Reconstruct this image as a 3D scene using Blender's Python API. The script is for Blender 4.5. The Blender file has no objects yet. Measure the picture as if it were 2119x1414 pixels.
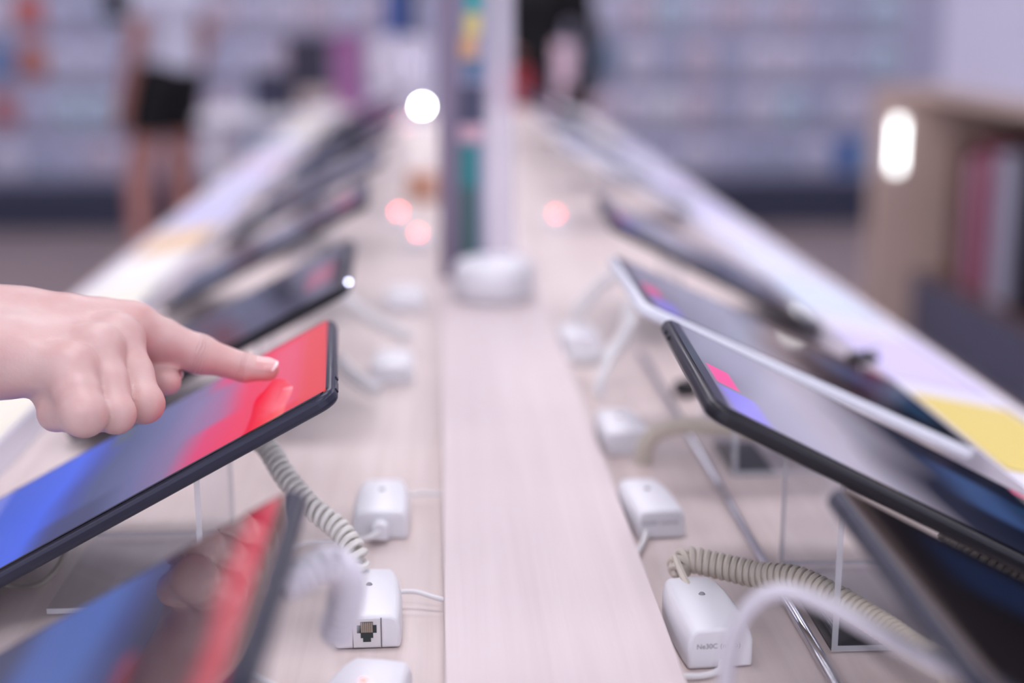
import bpy, bmesh, math, random
import numpy as np
from mathutils import Vector, Matrix
R_ = random.Random(7)
SC = bpy.context.scene
COL = SC.collection

# ------------------------------------------------------------------ camera
F_PX, CX, CY, VPX, VPY = 2943., 1059.5, 707., 905., 22.
CAM_H, TZ = 1.20, 0.90                       # camera height, table top height
_v = ((VPX - CX) / F_PX, (CY - VPY) / F_PX)
PITCH = math.atan(_v[1]); YAW = math.atan2(-_v[0], math.hypot(1, _v[1]))
RT = Vector((math.cos(YAW), -math.sin(YAW), 0))
FW = Vector((math.sin(YAW) * math.cos(PITCH), math.cos(YAW) * math.cos(PITCH), -math.sin(PITCH)))
UP = RT.cross(FW)
CAM = Vector((0, 0, CAM_H))
cd = bpy.data.cameras.new('camera'); co = bpy.data.objects.new('camera', cd); COL.objects.link(co)
M = Matrix((RT, UP, -FW)).transposed().to_4x4(); M.translation = CAM
co.matrix_world = M
cd.sensor_width = 36.0; cd.lens = F_PX / 2119 * 36.0; cd.clip_start = 0.02; cd.clip_end = 60
cd.dof.use_dof = True; cd.dof.focus_distance = 0.695; cd.dof.aperture_fstop = 2.55
SC.camera = co

def ray(px, py): return FW + RT * ((px - CX) / F_PX) + UP * ((CY - py) / F_PX)
def at(px, py, d): return CAM + ray(px, py) * d                     # a point at lens depth d (metres)
def atz(px, py, z):
    r = ray(px, py); return CAM + r * ((z - CAM_H) / r.z)
def aty(px, py, y):
    r = ray(px, py); return CAM + r * (y / r.y)

# ------------------------------------------------------------------ world, exposure
w = bpy.data.worlds.new('world'); SC.world = w; w.use_nodes = True
w.node_tree.nodes['Background'].inputs[0].default_value = (.80, .78, .95, 1)
w.node_tree.nodes['Background'].inputs[1].default_value = 0.3
SC.view_settings.view_transform = 'Standard'; SC.view_settings.look = 'None'
SC.view_settings.exposure = 0.0; SC.view_settings.gamma = 1.0
try: SC.view_settings.use_curve_mapping = False
except Exception: pass
PANEL_STRENGTH = 8.3
PANEL_COLOR = (.955, .93, 1.0)

# ------------------------------------------------------------------ materials
def lin(c):
    return tuple(((v / 255) / 12.92 if v / 255 <= .04045 else ((v / 255 + .055) / 1.055) ** 2.4) for v in c) + (1,)
MATS = {}
def mat(name, rgb, rough=.5, metal=0., emit=0., emit_rgb=None, trans=0., coat=0., sss=0., spec=.5, noise=0., nscale=40., ior=1.45, bump=0.):
    if name in MATS: return MATS[name]
    m = bpy.data.materials.new(name); m.use_nodes = True; MATS[name] = m
    nt = m.node_tree; b = nt.nodes['Principled BSDF']
    b.inputs['Base Color'].default_value = lin(rgb); b.inputs['Roughness'].default_value = rough
    b.inputs['Metallic'].default_value = metal; b.inputs['IOR'].default_value = ior
    b.inputs['Transmission Weight'].default_value = trans; b.inputs['Coat Weight'].default_value = coat
    b.inputs['Specular IOR Level'].default_value = spec
    if emit: b.inputs['Emission Color'].default_value = lin(emit_rgb or rgb); b.inputs['Emission Strength'].default_value = emit
    if sss:
        b.inputs['Subsurface Weight'].default_value = sss; b.inputs['Subsurface Radius'].default_value = (1, .35, .2); b.inputs['Subsurface Scale'].default_value = .004
    if noise or bump:
        tc = nt.nodes.new('ShaderNodeTexCoord'); n = nt.nodes.new('ShaderNodeTexNoise'); n.inputs['Scale'].default_value = nscale; n.inputs['Detail'].default_value = 4
        nt.links.new(tc.outputs['Object'], n.inputs['Vector'])
        if noise:
            mx = nt.nodes.new('ShaderNodeMix'); mx.data_type = 'RGBA'
            nt.links.new(n.outputs['Fac'], mx.inputs['Factor'])
            mx.inputs[6].default_value = lin(tuple(max(0, v * (1 - noise)) for v in rgb)); mx.inputs[7].default_value = lin(tuple(min(255, v * (1 + noise)) for v in rgb))
            nt.links.new(mx.outputs[2], b.inputs['Base Color'])
        if bump:
            bp = nt.nodes.new('ShaderNodeBump'); bp.inputs['Strength'].default_value = bump; bp.inputs['Distance'].default_value = .0006
            nt.links.new(n.outputs['Fac'], bp.inputs['Height']); nt.links.new(bp.outputs['Normal'], b.inputs['Normal'])
    return m

def skin_mat(name, joints):
    m = bpy.data.materials.new(name); m.use_nodes = True; nt = m.node_tree; b = nt.nodes['Principled BSDF']; N = nt.nodes.new; K = nt.links.new
    b.inputs['Roughness'].default_value = .44; b.inputs['Subsurface Weight'].default_value = .25; b.inputs['Subsurface Radius'].default_value = (1, .35, .2); b.inputs['Subsurface Scale'].default_value = .004
    tc = N('ShaderNodeTexCoord'); n1 = N('ShaderNodeTexNoise'); n1.inputs['Scale'].default_value = 45; n1.inputs['Detail'].default_value = 3; K(tc.outputs['Object'], n1.inputs['Vector'])
    r = N('ShaderNodeValToRGB'); e = r.color_ramp.elements; e[0].position, e[0].color = .35, lin((207, 177, 171)); e[1].position, e[1].color = .72, lin((199, 158, 152)); K(n1.outputs['Fac'], r.inputs['Fac']); K(r.outputs['Color'], b.inputs['Base Color'])
    def mth(op, a, c=None, d=None):
        n = N('ShaderNodeMath'); n.operation = op
        for i, q in enumerate((a, c, d)):
            if q is None: continue
            if isinstance(q, (int, float)): n.inputs[i].default_value = q
            else: K(q, n.inputs[i])
        return n.outputs[0]
    n2 = N('ShaderNodeTexNoise'); n2.inputs['Scale'].default_value = 650; n2.inputs['Detail'].default_value = 2; K(tc.outputs['Object'], n2.inputs['Vector'])
    n3 = N('ShaderNodeTexNoise'); n3.inputs['Scale'].default_value = 110; n3.inputs['Detail'].default_value = 2; K(tc.outputs['Object'], n3.inputs['Vector'])
    h = mth('MULTIPLY_ADD', n2.outputs['Fac'], .22, mth('MULTIPLY', n3.outputs['Fac'], .5))
    for p, ax, offs, rad in joints:                                    # creases across the finger joints
        v = N('ShaderNodeVectorMath'); v.operation = 'SUBTRACT'; K(tc.outputs['Object'], v.inputs[0]); v.inputs[1].default_value = p
        dt = N('ShaderNodeVectorMath'); dt.operation = 'DOT_PRODUCT'; K(v.outputs[0], dt.inputs[0]); dt.inputs[1].default_value = ax
        ln = N('ShaderNodeVectorMath'); ln.operation = 'LENGTH'; K(v.outputs[0], ln.inputs[0])
        near = mth('LESS_THAN', ln.outputs['Value'], rad)
        wob = mth('MULTIPLY_ADD', mth('SUBTRACT', n3.outputs['Fac'], .5), .003, dt.outputs['Value'])
        for o_, dep in offs:
            q = mth('DIVIDE', mth('SUBTRACT', wob, o_), .00042); g = mth('POWER', 2.718, mth('MULTIPLY', mth('MULTIPLY', q, q), -1.))
            h = mth('SUBTRACT', h, mth('MULTIPLY', mth('MULTIPLY', g, near), dep * 3.))
    bp = N('ShaderNodeBump'); bp.inputs['Strength'].default_value = .45; bp.inputs['Distance'].default_value = .0008; K(h, bp.inputs['Height']); K(bp.outputs['Normal'], b.inputs['Normal'])
    return m

def wood(name, a, b_, rough=.45, sx=60, sy=2.2):
    m = bpy.data.materials.new(name); m.use_nodes = True; MATS[name] = m
    nt = m.node_tree; b = nt.nodes['Principled BSDF']; b.inputs['Roughness'].default_value = rough
    tc = nt.nodes.new('ShaderNodeTexCoord'); mp = nt.nodes.new('ShaderNodeMapping'); mp.inputs['Scale'].default_value = (sx, sy, sx)
    n = nt.nodes.new('ShaderNodeTexNoise'); n.inputs['Scale'].default_value = 1.5; n.inputs['Detail'].default_value = 7; n.inputs['Roughness'].default_value = .6; n.inputs['Distortion'].default_value = .6
    n2 = nt.nodes.new('ShaderNodeTexNoise'); n2.inputs['Scale'].default_value = 3.; n2.inputs['Detail'].default_value = 2
    r = nt.nodes.new('ShaderNodeValToRGB'); r.color_ramp.elements[0].position = .3; r.color_ramp.elements[1].position = .7
    r.color_ramp.elements[0].color = lin(a); r.color_ramp.elements[1].color = lin(b_)
    ad = nt.nodes.new('ShaderNodeMath'); ad.operation = 'MULTIPLY_ADD'; ad.inputs[1].default_value = .6
    ml = nt.nodes.new('ShaderNodeMath'); ml.operation = 'MULTIPLY'; ml.inputs[1].default_value = .4
    nt.links.new(tc.outputs['Object'], mp.inputs['Vector']); nt.links.new(mp.outputs[0], n.inputs['Vector']); nt.links.new(tc.outputs['Object'], n2.inputs['Vector'])
    nt.links.new(n2.outputs['Fac'], ml.inputs[0]); nt.links.new(n.outputs['Fac'], ad.inputs[0]); nt.links.new(ml.outputs[0], ad.inputs[2])
    nt.links.new(ad.outputs[0], r.inputs['Fac']); nt.links.new(r.outputs['Color'], b.inputs['Base Color'])
    bp = nt.nodes.new('ShaderNodeBump'); bp.inputs['Strength'].default_value = .12; bp.inputs['Distance'].default_value = .0004
    nt.links.new(n.outputs['Fac'], bp.inputs['Height']); nt.links.new(bp.outputs['Normal'], b.inputs['Normal'])
    return m

WOOD = wood('pale_wood', (200, 184, 179), (222, 209, 205))
WOOD2 = wood('pale_wood_board', (211, 197, 197), (226, 213, 213), sx=75, sy=1.6)
WOODT = wood('tan_wood', (206, 182, 168), (226, 204, 190), sx=30, sy=3)
WHITE = mat('white_plastic', (232, 232, 237), .32)
WHITE2 = mat('white_lacquer', (232, 231, 238), .4)
CABLE = mat('grey_cable', (226, 224, 218), .42)
CABLEW = mat('white_cable', (226, 225, 226), .4)
CABLED = mat('taupe_cable', (165, 158, 150), .42)
BLACK = mat('black_plastic', (24, 24, 28), .38)
PAD = mat('black_pad', (30, 30, 34), .5)
BODY_D = mat('slate_metal', (46, 48, 64), .34, metal=.35)
BODY_B = mat('black_metal', (32, 31, 38), .3, metal=.3)
BODY_W = mat('white_metal', (226, 230, 240), .3)
CHROME = mat('chrome', (205, 205, 212), .16, metal=1.)
GOLD = mat('gold_contact', (200, 170, 90), .3, metal=1.)
def clear_mat(name, tint, fr, rgb=(255, 255, 255), base=0.):
    m = bpy.data.materials.new(name); m.use_nodes = True; nt = m.node_tree; nt.nodes.clear()
    N = nt.nodes.new; K = nt.links.new
    o = N('ShaderNodeOutputMaterial'); mx = N('ShaderNodeMixShader'); t = N('ShaderNodeBsdfTransparent'); g = N('ShaderNodeBsdfGlossy'); f = N('ShaderNodeFresnel')
    t.inputs[0].default_value = lin(tint); g.inputs['Roughness'].default_value = .04; f.inputs['IOR'].default_value = fr
    ge = N('ShaderNodeNewGeometry'); fm = N('ShaderNodeMath'); fm.operation = 'MULTIPLY'; inv = N('ShaderNodeMath'); inv.operation = 'SUBTRACT'; inv.inputs[0].default_value = 1.
    K(ge.outputs['Backfacing'], inv.inputs[1]); K(f.outputs[0], fm.inputs[0]); K(inv.outputs[0], fm.inputs[1]); K(fm.outputs[0], mx.inputs[0]); K(t.outputs[0], mx.inputs[1]); K(g.outputs[0], mx.inputs[2]); out = mx.outputs[0]
    if base:
        d = N('ShaderNodeBsdfPrincipled'); d.inputs['Base Color'].default_value = lin(rgb); d.inputs['Roughness'].default_value = .3
        m2 = N('ShaderNodeMixShader'); m2.inputs[0].default_value = base; K(out, m2.inputs[1]); K(d.outputs[0], m2.inputs[2]); out = m2.outputs[0]
    K(out, o.inputs['Surface']); return m
ACRYL = clear_mat('clear_acrylic', (250, 251, 253), 1.22)
ACRYLE = clear_mat('acrylic_edge', (240, 242, 246), 1.3, (228, 230, 236), .55)
ACRYLM = clear_mat('milky_acrylic', (250, 250, 253), 1.25, (226, 222, 234), .4)
GREYP = mat('grey_violet_metal', (128, 118, 138), .4, metal=.3)
SKIN = mat('skin', (214, 178, 171), .46, sss=.25, noise=.05, nscale=70, bump=.22)
NAIL = mat('nail', (214, 166, 162), .2, coat=.4)
NAILT = mat('nail_tip', (250, 240, 236), .12, coat=.8)
WALKERSKIN = mat('person_skin', (170, 118, 110), .55)  # darker, redder skin colour of the distant people

# ------------------------------------------------------------------ helpers
def link(name, bm, m, parent=None, smooth=True, bevel=0., seg=2, mats=None):
    me = bpy.data.meshes.new(name); bm.to_mesh(me); bm.free()
    for mm in (mats or [m]): me.materials.append(mm)
    if smooth:
        for p in me.polygons: p.use_smooth = True
    o = bpy.data.objects.new(name, me); COL.objects.link(o)
    if parent: o.parent = parent
    if bevel:
        b = o.modifiers.new('bevel', 'BEVEL'); b.width = bevel; b.segments = seg; b.limit_method = 'ANGLE'; b.angle_limit = math.radians(35)
    if smooth:
        try:
            me.set_sharp_from_angle(angle=math.radians(42))
        except Exception: pass
    return o
def tag(o, label=None, cat=None, group=None, kind=None):
    if label: o['label'] = label
    if cat: o['category'] = cat
    if group: o['group'] = group
    if kind: o['kind'] = kind
    return o
def thing(name, label, cat, loc=(0, 0, 0), rz=0., group=None, mw=None):
    o = bpy.data.objects.new(name, None); COL.objects.link(o); o.empty_display_size = .02
    if mw is not None: o.matrix_world = mw
    else: o.location = loc; o.rotation_euler = (0, 0, rz)
    return tag(o, label, cat, group)
def box(bm, x0, x1, y0, y1, z0, z1, mi=0):
    vs = [bm.verts.new((x, y, z)) for z in (z0, z1) for x, y in ((x0, y0), (x1, y0), (x1, y1), (x0, y1))]
    for f in ((3, 2, 1, 0), (4, 5, 6, 7), (0, 1, 5, 4), (1, 2, 6, 5), (2, 3, 7, 6), (3, 0, 4, 7)):
        fc = bm.faces.new([vs[i] for i in f]); fc.material_index = mi
    return vs
def B(*a):
    bm = bmesh.new(); box(bm, *a); return bm
def prism(bm, pts, h0, h1, axis='z', mi=0):
    def P(p, h):
        return {'z': (p[0], p[1], h), 'y': (p[0], h, p[1]), 'x': (h, p[0], p[1])}[axis]
    a = [bm.verts.new(P(p, h0)) for p in pts]; b = [bm.verts.new(P(p, h1)) for p in pts]
    n = len(pts)
    fs = [bm.faces.new(a[::-1]), bm.faces.new(b)] + [bm.faces.new((a[i], a[(i + 1) % n], b[(i + 1) % n], b[i])) for i in range(n)]
    for f in fs: f.material_index = mi
    bmesh.ops.recalc_face_normals(bm, faces=fs)
def rrect(w, l, r, n=6):
    pts = []
    for cx, cy, a0 in ((w / 2 - r, l / 2 - r, 0), (-w / 2 + r, l / 2 - r, 90), (-w / 2 + r, -l / 2 + r, 180), (w / 2 - r, -l / 2 + r, 270)):
        for i in range(n + 1):
            a = math.radians(a0 + 90 * i / n); pts.append((cx + r * math.cos(a), cy + r * math.sin(a)))
    return pts
def catmull(pts, n=10):
    P = [Vector(p) for p in pts]; P = [P[0] * 2 - P[1]] + P + [P[-1] * 2 - P[-2]]
    out = []
    for i in range(1, len(P) - 2):
        for k in range(n):
            t = k / n; a, b, c, d = P[i - 1], P[i], P[i + 1], P[i + 2]
            out.append(.5 * ((2 * b) + (c - a) * t + (2 * a - 5 * b + 4 * c - d) * t * t + (3 * b - a - 3 * c + d) * t ** 3))
    out.append(P[-2]); return out
def frames(path):
    fr = []; up = Vector((0, 0, 1)); prev = None
    for i, p in enumerate(path):
        t = (path[min(i + 1, len(path) - 1)] - path[max(i - 1, 0)]).normalized()
        if prev is None:
            n = t.cross(up)
            if n.length < 1e-3: n = t.cross(Vector((1, 0, 0)))
            n.normalize()
        else: n = (prev - t * prev.dot(t)).normalized()
        prev = n; fr.append((p, t, n, t.cross(n)))
    return fr
def tube(bm, path, r, sides=10, caps=True):
    path = [Vector(p) for p in path]; rings = []
    for i, (p, t, n, b) in enumerate(frames(path)):
        rr = r[i] if isinstance(r, (list, tuple)) else r
        rings.append([bm.verts.new(p + (n * math.cos(a) + b * math.sin(a)) * rr) for a in [2 * math.pi * k / sides for k in range(sides)]])
    for A, C in zip(rings, rings[1:]):
        for k in range(sides): bm.faces.new((A[k], A[(k + 1) % sides], C[(k + 1) % sides], C[k]))
    if caps: bm.faces.new(rings[0][::-1]); bm.faces.new(rings[-1])
def coil_path(pts, R, pitch, per=12):
    p = catmull(pts, 14)
    L = [0]
    for a, b in zip(p, p[1:]): L.append(L[-1] + (b - a).length)
    fr = frames(p); N = int(L[-1] / pitch * per); out = []; j = 0
    for k in range(N + 1):
        s = L[-1] * k / N
        while j < len(L) - 2 and L[j + 1] < s: j += 1
        f = (s - L[j]) / max(1e-9, L[j + 1] - L[j])
        c = fr[j][0].lerp(fr[j + 1][0], f); n = fr[j][2].lerp(fr[j + 1][2], f).normalized(); b = fr[j][3].lerp(fr[j + 1][3], f).normalized()
        a = 2 * math.pi * k / per; ease = min(1, k / per, (N - k) / per)
        out.append(c + (n * math.cos(a) + b * math.sin(a)) * R * ease)
    return out
def coil(label, pts, lead0=None, lead1=None, m=None, R=.0046, wr=.00172, pitch=.0035, group='coiled security cables'):
    path = coil_path(pts, R, pitch)
    if lead0: path = catmull(lead0, 8)[:-1] + path
    if lead1: path = path + catmull(lead1, 8)[1:]
    bm = bmesh.new(); tube(bm, path, wr, 7)
    o = link('coiled_cable', bm, m or CABLE); return tag(o, label, 'cable', group)
def cable(label, pts, r=.0016, m=None, cat='cable', name='cable', parent=None):
    bm = bmesh.new(); tube(bm, catmull(pts, 10), r, 10)
    o = link(name, bm, m or CABLEW, parent)
    return tag(o, label, cat) if label else o
def lathe(bm, prof, n=40, c=(0, 0, 0), sx=1., sy=1.):
    rings = [[bm.verts.new((c[0] + r * sx * math.cos(2 * math.pi * k / n), c[1] + r * sy * math.sin(2 * math.pi * k / n), c[2] + z)) for k in range(n)] for r, z in prof]
    for A, C in zip(rings, rings[1:]):
        for k in range(n): bm.faces.new((A[k], A[(k + 1) % n], C[(k + 1) % n], C[k]))
    bm.faces.new(rings[0][::-1]); bm.faces.new(rings[-1])

# signed-distance modelling with a surface-nets mesher: smooth continuous bodies
def sd_cone(P, a, b, ra, rb):
    a = np.array(a); b = np.array(b); ab = b - a; t = np.clip(((P - a) @ ab) / max(1e-12, ab @ ab), 0, 1)
    return np.linalg.norm(P - (a + t[..., None] * ab), axis=-1) - (ra + (rb - ra) * t)
def sd_ell(P, c, r):
    q = (P - np.array(c)) / np.array(r); k = np.linalg.norm(q, axis=-1); return (k - 1) * min(r)
def smin(a, b, k):
    h = np.clip(.5 + .5 * (b - a) / k, 0, 1); return b * (1 - h) + a * h - k * h * (1 - h)
def surf_nets(fn, lo, hi, h):
    lo = np.array(lo); n = np.ceil((np.array(hi) - lo) / h).astype(int) + 1
    g = np.stack(np.meshgrid(*[lo[i] + h * np.arange(n[i]) for i in range(3)], indexing='ij'), -1)
    v = fn(g); s = v < 0
    nx, ny, nz = n - 1
    acc = np.zeros((nx, ny, nz, 3)); cnt = np.zeros((nx, ny, nz))
    cor = [(i, j, k) for i in (0, 1) for j in (0, 1) for k in (0, 1)]
    def sl(c): return (slice(c[0], c[0] + nx), slice(c[1], c[1] + ny), slice(c[2], c[2] + nz))
    for ia, A in enumerate(cor):
        for Bc in cor[ia + 1:]:
            if sum(abs(x - y) for x, y in zip(A, Bc)) != 1: continue
            va, vb = v[sl(A)], v[sl(Bc)]; m = (va < 0) != (vb < 0)
            t = np.where(m, va / np.where(m, va - vb, 1), 0)
            p = g[sl(A)] + t[..., None] * (g[sl(Bc)] - g[sl(A)])
            acc += np.where(m[..., None], p, 0); cnt += m
    idx = -np.ones((nx, ny, nz), int); mk = cnt > 0; idx[mk] = np.arange(mk.sum())
    verts = acc[mk] / cnt[mk][:, None]; faces = []
    for ax in range(3):
        o1, o2 = [(1, 2), (2, 0), (0, 1)][ax]
        a = [slice(1, -1)] * 3; b = [slice(1, -1)] * 3
        a[ax] = slice(0, -1); b[ax] = slice(1, None)
        sa, sb = s[tuple(a)], s[tuple(b)]
        for flip in (False, True):
            m = (sa & ~sb) if not flip else (~sa & sb)
            ijk = np.argwhere(m)
            off = np.ones(3, int); off[ax] = 0; ijk = ijk + off
            def c(d1, d2):
                q = ijk.copy(); q[:, o1] -= d1; q[:, o2] -= d2; return idx[q[:, 0], q[:, 1], q[:, 2]]
            q = np.stack([c(1, 1), c(0, 1), c(0, 0), c(1, 0)], 1)
            if flip: q = q[:, ::-1]
            faces.append(q)
    faces = np.concatenate(faces); faces = faces[(faces >= 0).all(1)]
    return verts, faces
def sdf_obj(name, fn, lo, hi, h, m, parent=None, it=2):
    v, f = surf_nets(fn, lo, hi, h)
    me = bpy.data.meshes.new(name); me.from_pydata(v.tolist(), [], f.tolist()); me.update(); me.materials.append(m)
    for p in me.polygons: p.use_smooth = True
    o = bpy.data.objects.new(name, me); COL.objects.link(o)
    if parent:
        o.parent = parent; o.matrix_parent_inverse = parent.matrix_world.inverted()
    if it:
        s = o.modifiers.new('smooth', 'SMOOTH'); s.factor = .5; s.iterations = it
    return o

# ------------------------------------------------------------------ the room
X0, X1, Y0, Y1, ZC = -4.2, 4.2, -2.2, 8.3, 3.0
FLOOR = mat('mauve_floor', (146, 131, 132), .55, noise=.05, nscale=6)
WALLM = mat('lilac_wall', (202, 201, 216), .7, noise=.02, nscale=3)
CEILM = mat('white_ceiling', (238, 238, 244), .8)
NAVY = mat('navy_plinth', (52, 56, 78), .5)
def struct(name, bm, m): return tag(link(name, bm, m, smooth=False), kind='structure')
struct('floor', B(X0, X1, Y0, Y1, -.05, 0), FLOOR)
struct('ceiling', B(X0, X1, Y0, Y1, ZC, ZC + .05), CEILM)
struct('wall_back', B(X0, X1, Y1, Y1 + .1, -.05, ZC), mat('grey_lilac_wall', (178, 178, 204), .7))
struct('wall_left', B(X0 - .1, X0, Y0, Y1, -.05, ZC), WALLM)
struct('wall_right', B(X1, X1 + .1, Y0, Y1, -.05, ZC), WALLM)
struct('wall_front', B(X0, X1, Y0 - .1, Y0, -.05, ZC), WALLM)
FILLM = mat('fill_glow_white', (236, 236, 250), .5, emit=.95)
struct('fill_glow_1', B(-3.6, 3.6, Y0 + .001, Y0 + .02, .5, 2.7), FILLM)  # unseen glowing panel added behind the camera to brighten surfaces facing it
struct('baseboard_back', B(X0, X1, Y1 - .3, Y1, .0, .235), NAVY)

LAMP = mat('light_panel', (255, 255, 255), .5, emit=1)
b = LAMP.node_tree.nodes['Principled BSDF']; b.inputs['Emission Color'].default_value = PANEL_COLOR + (1,); b.inputs['Emission Strength'].default_value = PANEL_STRENGTH
lamp0 = None
rows = ['nearest', 'second', 'third', 'fourth', 'farthest']
for i, y in enumerate((-.9, 1.0, 2.9, 4.8, 6.7)):
    for j, x in enumerate((-2.6, 0., 2.6)):
        t = thing('ceiling_light', '%s white ceiling light panel in the %s row overhead' % (('left', 'middle', 'right')[j], rows[i]), 'ceiling light', (x, y, ZC), 0, 'ceiling light panels')
        if lamp0 is None:
            bm = bmesh.new(); prism(bm, [(-.62, -.32), (.62, -.32), (.62, .32), (-.62, .32)], -.03, -.001)
            fr = link('frame', bm, WHITE2, t, smooth=False)
            df = link('glow_plate', B(-.59, .59, -.29, .29, -.036, -.031), LAMP, t, smooth=False); lamp0 = (fr, df)
        else:
            for q in lamp0:
                c = q.copy(); COL.objects.link(c); c.parent = t

# ------------------------------------------------------------------ the display table
TX0, TX1, TY0, TY1 = -.40, .45, -.35, 4.5
SW, SH = .1065, .012                                      # centre board width, height
tb = thing('display_table', 'long pale wooden shop table running away from the viewer', 'table', (.025, 2., 0))
def tpart(name, bm, m, smooth=False, bevel=0.):
    o = link(name, bm, m, None, smooth, bevel); o.parent = tb; o.matrix_parent_inverse = Matrix.Translation(-tb.location); return o
tpart('tabletop', B(TX0, TX1, TY0, TY1, TZ - .035, TZ), WOOD, bevel=.002)
tpart('centre_board', B(0, SW, TY0 + .01, TY1 - .01, TZ, TZ + SH), WOOD2, bevel=.0008)
for y in (TY0 + .1, 2.05, TY1 - .14):
    for x in (TX0 + .05, TX1 - .09): tpart('leg', B(x, x + .04, y, y + .04, 0, TZ - .036), WHITE2)
tpart('shelf', B(TX0 + .02, TX1 - .02, TY0 + .06, TY1 - .06, .18, .205), WOOD)

# ------------------------------------------------------------------ screens and tablets
def screen_mat(name, stops, L, W, blobs=(), strength=.5, rough=.03, ang=0., distort=.25, nsc=9., bez=(.0045, .0085), bezel=(8, 8, 11), ior=1.5):
    """picture or painted glare on a lit screen: colour bands along the screen's length plus rectangles; dark bezel around; glass on top"""
    m = bpy.data.materials.new(name); m.use_nodes = True; nt = m.node_tree; bs = nt.nodes['Principled BSDF']
    N = nt.nodes.new; K = nt.links.new
    bs.inputs['Base Color'].default_value = lin((10, 10, 13)); bs.inputs['Roughness'].default_value = rough; bs.inputs['IOR'].default_value = ior
    tc = N('ShaderNodeTexCoord'); sp = N('ShaderNodeSeparateXYZ'); K(tc.outputs['Object'], sp.inputs[0])
    def math_(op, a, b2=None, c=None):
        n = N('ShaderNodeMath'); n.operation = op
        for i, q in enumerate((a, b2, c)):
            if q is None: continue
            if isinstance(q, (int, float)): n.inputs[i].default_value = q
            else: K(q, n.inputs[i])
        return n.outputs[0]
    ns = N('ShaderNodeTexNoise'); ns.inputs['Scale'].default_value = nsc; ns.inputs['Detail'].default_value = 1.; K(tc.outputs['Object'], ns.inputs['Vector'])
    u = math_('MULTIPLY_ADD', sp.outputs['X'], 1 / L, .5); v = math_('MULTIPLY_ADD', sp.outputs['Y'], 1 / W, .5)
    u2 = math_('ADD', math_('MULTIPLY_ADD', v, ang, u), math_('MULTIPLY', math_('SUBTRACT', ns.outputs['Fac'], .5), distort))
    cr = N('ShaderNodeValToRGB'); els = cr.color_ramp.elements
    els[0].position, els[0].color = stops[0][0], lin(stops[0][1]); els[1].position, els[1].color = stops[-1][0], lin(stops[-1][1])
    for p, c in stops[1:-1]:
        e = els.new(p); e.color = lin(c)
    K(u2, cr.inputs['Fac']); col = cr.outputs['Color']
    def rect(u0, u1, v0, v1, soft):
        f = None
        for q, lo_, hi_ in ((u, u0, u1), (v, v0, v1)):
            for x, s in ((lo_, 1), (hi_, -1)):
                mr = N('ShaderNodeMapRange'); mr.interpolation_type = 'SMOOTHSTEP'; K(q, mr.inputs['Value'])
                mr.inputs['From Min'].default_value = x - soft; mr.inputs['From Max'].default_value = x + soft
                if s < 0: mr.inputs['To Min'].default_value = 1; mr.inputs['To Max'].default_value = 0
                f = mr.outputs[0] if f is None else math_('MULTIPLY', f, mr.outputs[0])
        return f
    for u0, u1, v0, v1, c, a, soft in blobs:
        f = math_('MULTIPLY', rect(u0, u1, v0, v1, soft), a); mx = N('ShaderNodeMix'); mx.data_type = 'RGBA'
        K(f, mx.inputs['Factor']); K(col, mx.inputs[6]); mx.inputs[7].default_value = lin(c); col = mx.outputs[2]
    f = rect(bez[1] / L, 1 - bez[1] / L, bez[0] / W, 1 - bez[0] / W, .0015); mx = N('ShaderNodeMix'); mx.data_type = 'RGBA'
    K(f, mx.inputs['Factor']); mx.inputs[6].default_value = lin(bezel); K(col, mx.inputs[7]); K(mx.outputs[2], bs.inputs['Emission Color'])
    K(math_('MULTIPLY', f, strength), bs.inputs['Emission Strength'])
    mb = N('ShaderNodeMix'); mb.data_type = 'RGBA'; K(f, mb.inputs['Factor']); mb.inputs[6].default_value = lin(bezel); mb.inputs[7].default_value = lin((10, 10, 13)); K(mb.outputs[2], bs.inputs['Base Color'])
    return m

def frame_mat(corner, slope_deg, side, yaw, L, W, near=True):
    """tablet frame: corner = near corner at the raised end; side -1 slopes down to the left, +1 to the right; local x runs down the slope"""
    s = math.radians(slope_deg); a = math.radians(yaw)
    h = Vector((side * math.cos(a), -math.sin(a), 0))                 # horizontal direction of the slope
    e1 = h * math.cos(s) + Vector((0, 0, -math.sin(s)))
    far = Vector((side * math.sin(a), math.cos(a), 0))
    e2 = far if side > 0 else -far
    n = e1.cross(e2)
    c = Vector(corner) + e1 * (L / 2) + far * (W / 2)
    m = Matrix((e1, e2, n)).transposed().to_4x4(); m.translation = c
    return m
def build_tablet(label, corner, slope, side, yaw, L, W, body, scr, th=.0085, group='tablets on the display table', rad=.010, port=False, button='edge'):
    mw = frame_mat(corner, slope, side, yaw, L, W)
    t = thing('tablet', label, 'tablet', group=group, mw=mw)
    bm = bmesh.new(); prism(bm, rrect(L, W, rad), -th, -.0004)
    bod = link('body', bm, body, t, bevel=.0028, seg=4)
    bm = bmesh.new(); prism(bm, rrect(L - .0045, W - .0045, rad - .002), -.0006, .0001)
    link('screen', bm, scr, t, smooth=False)
    for y0, ln in ((.035, .006), (.012, .016)):                       # buttons on the raised edge
        bm = B(-L / 2 - .0007, -L / 2 + .001, (W / 2 - y0 - ln) , (W / 2 - y0), -.0058, -.0032)
        link('button', bm, body if body is not BODY_W else mat('silver_button', (200, 204, 214), .3, metal=.6), bod, bevel=.0003)
    bm = bmesh.new(); lathe(bm, [(.0035, -th - .0006), (.0035, -th + .0002)], 20, (-L / 2 + .015, W / 2 - .02, 0)); link('camera_lens', bm, BLACK, bod)
    if port:
        for k in (0, 1):
            bm = bmesh.new(); tube(bm, [(.052 + k * .0042, -W / 2 - .0003, -.0048), (.052 + k * .0042, -W / 2 + .001, -.0048)], .0011, 12)
            link('charging_contact', bm, GOLD, bod)
    return t
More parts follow.
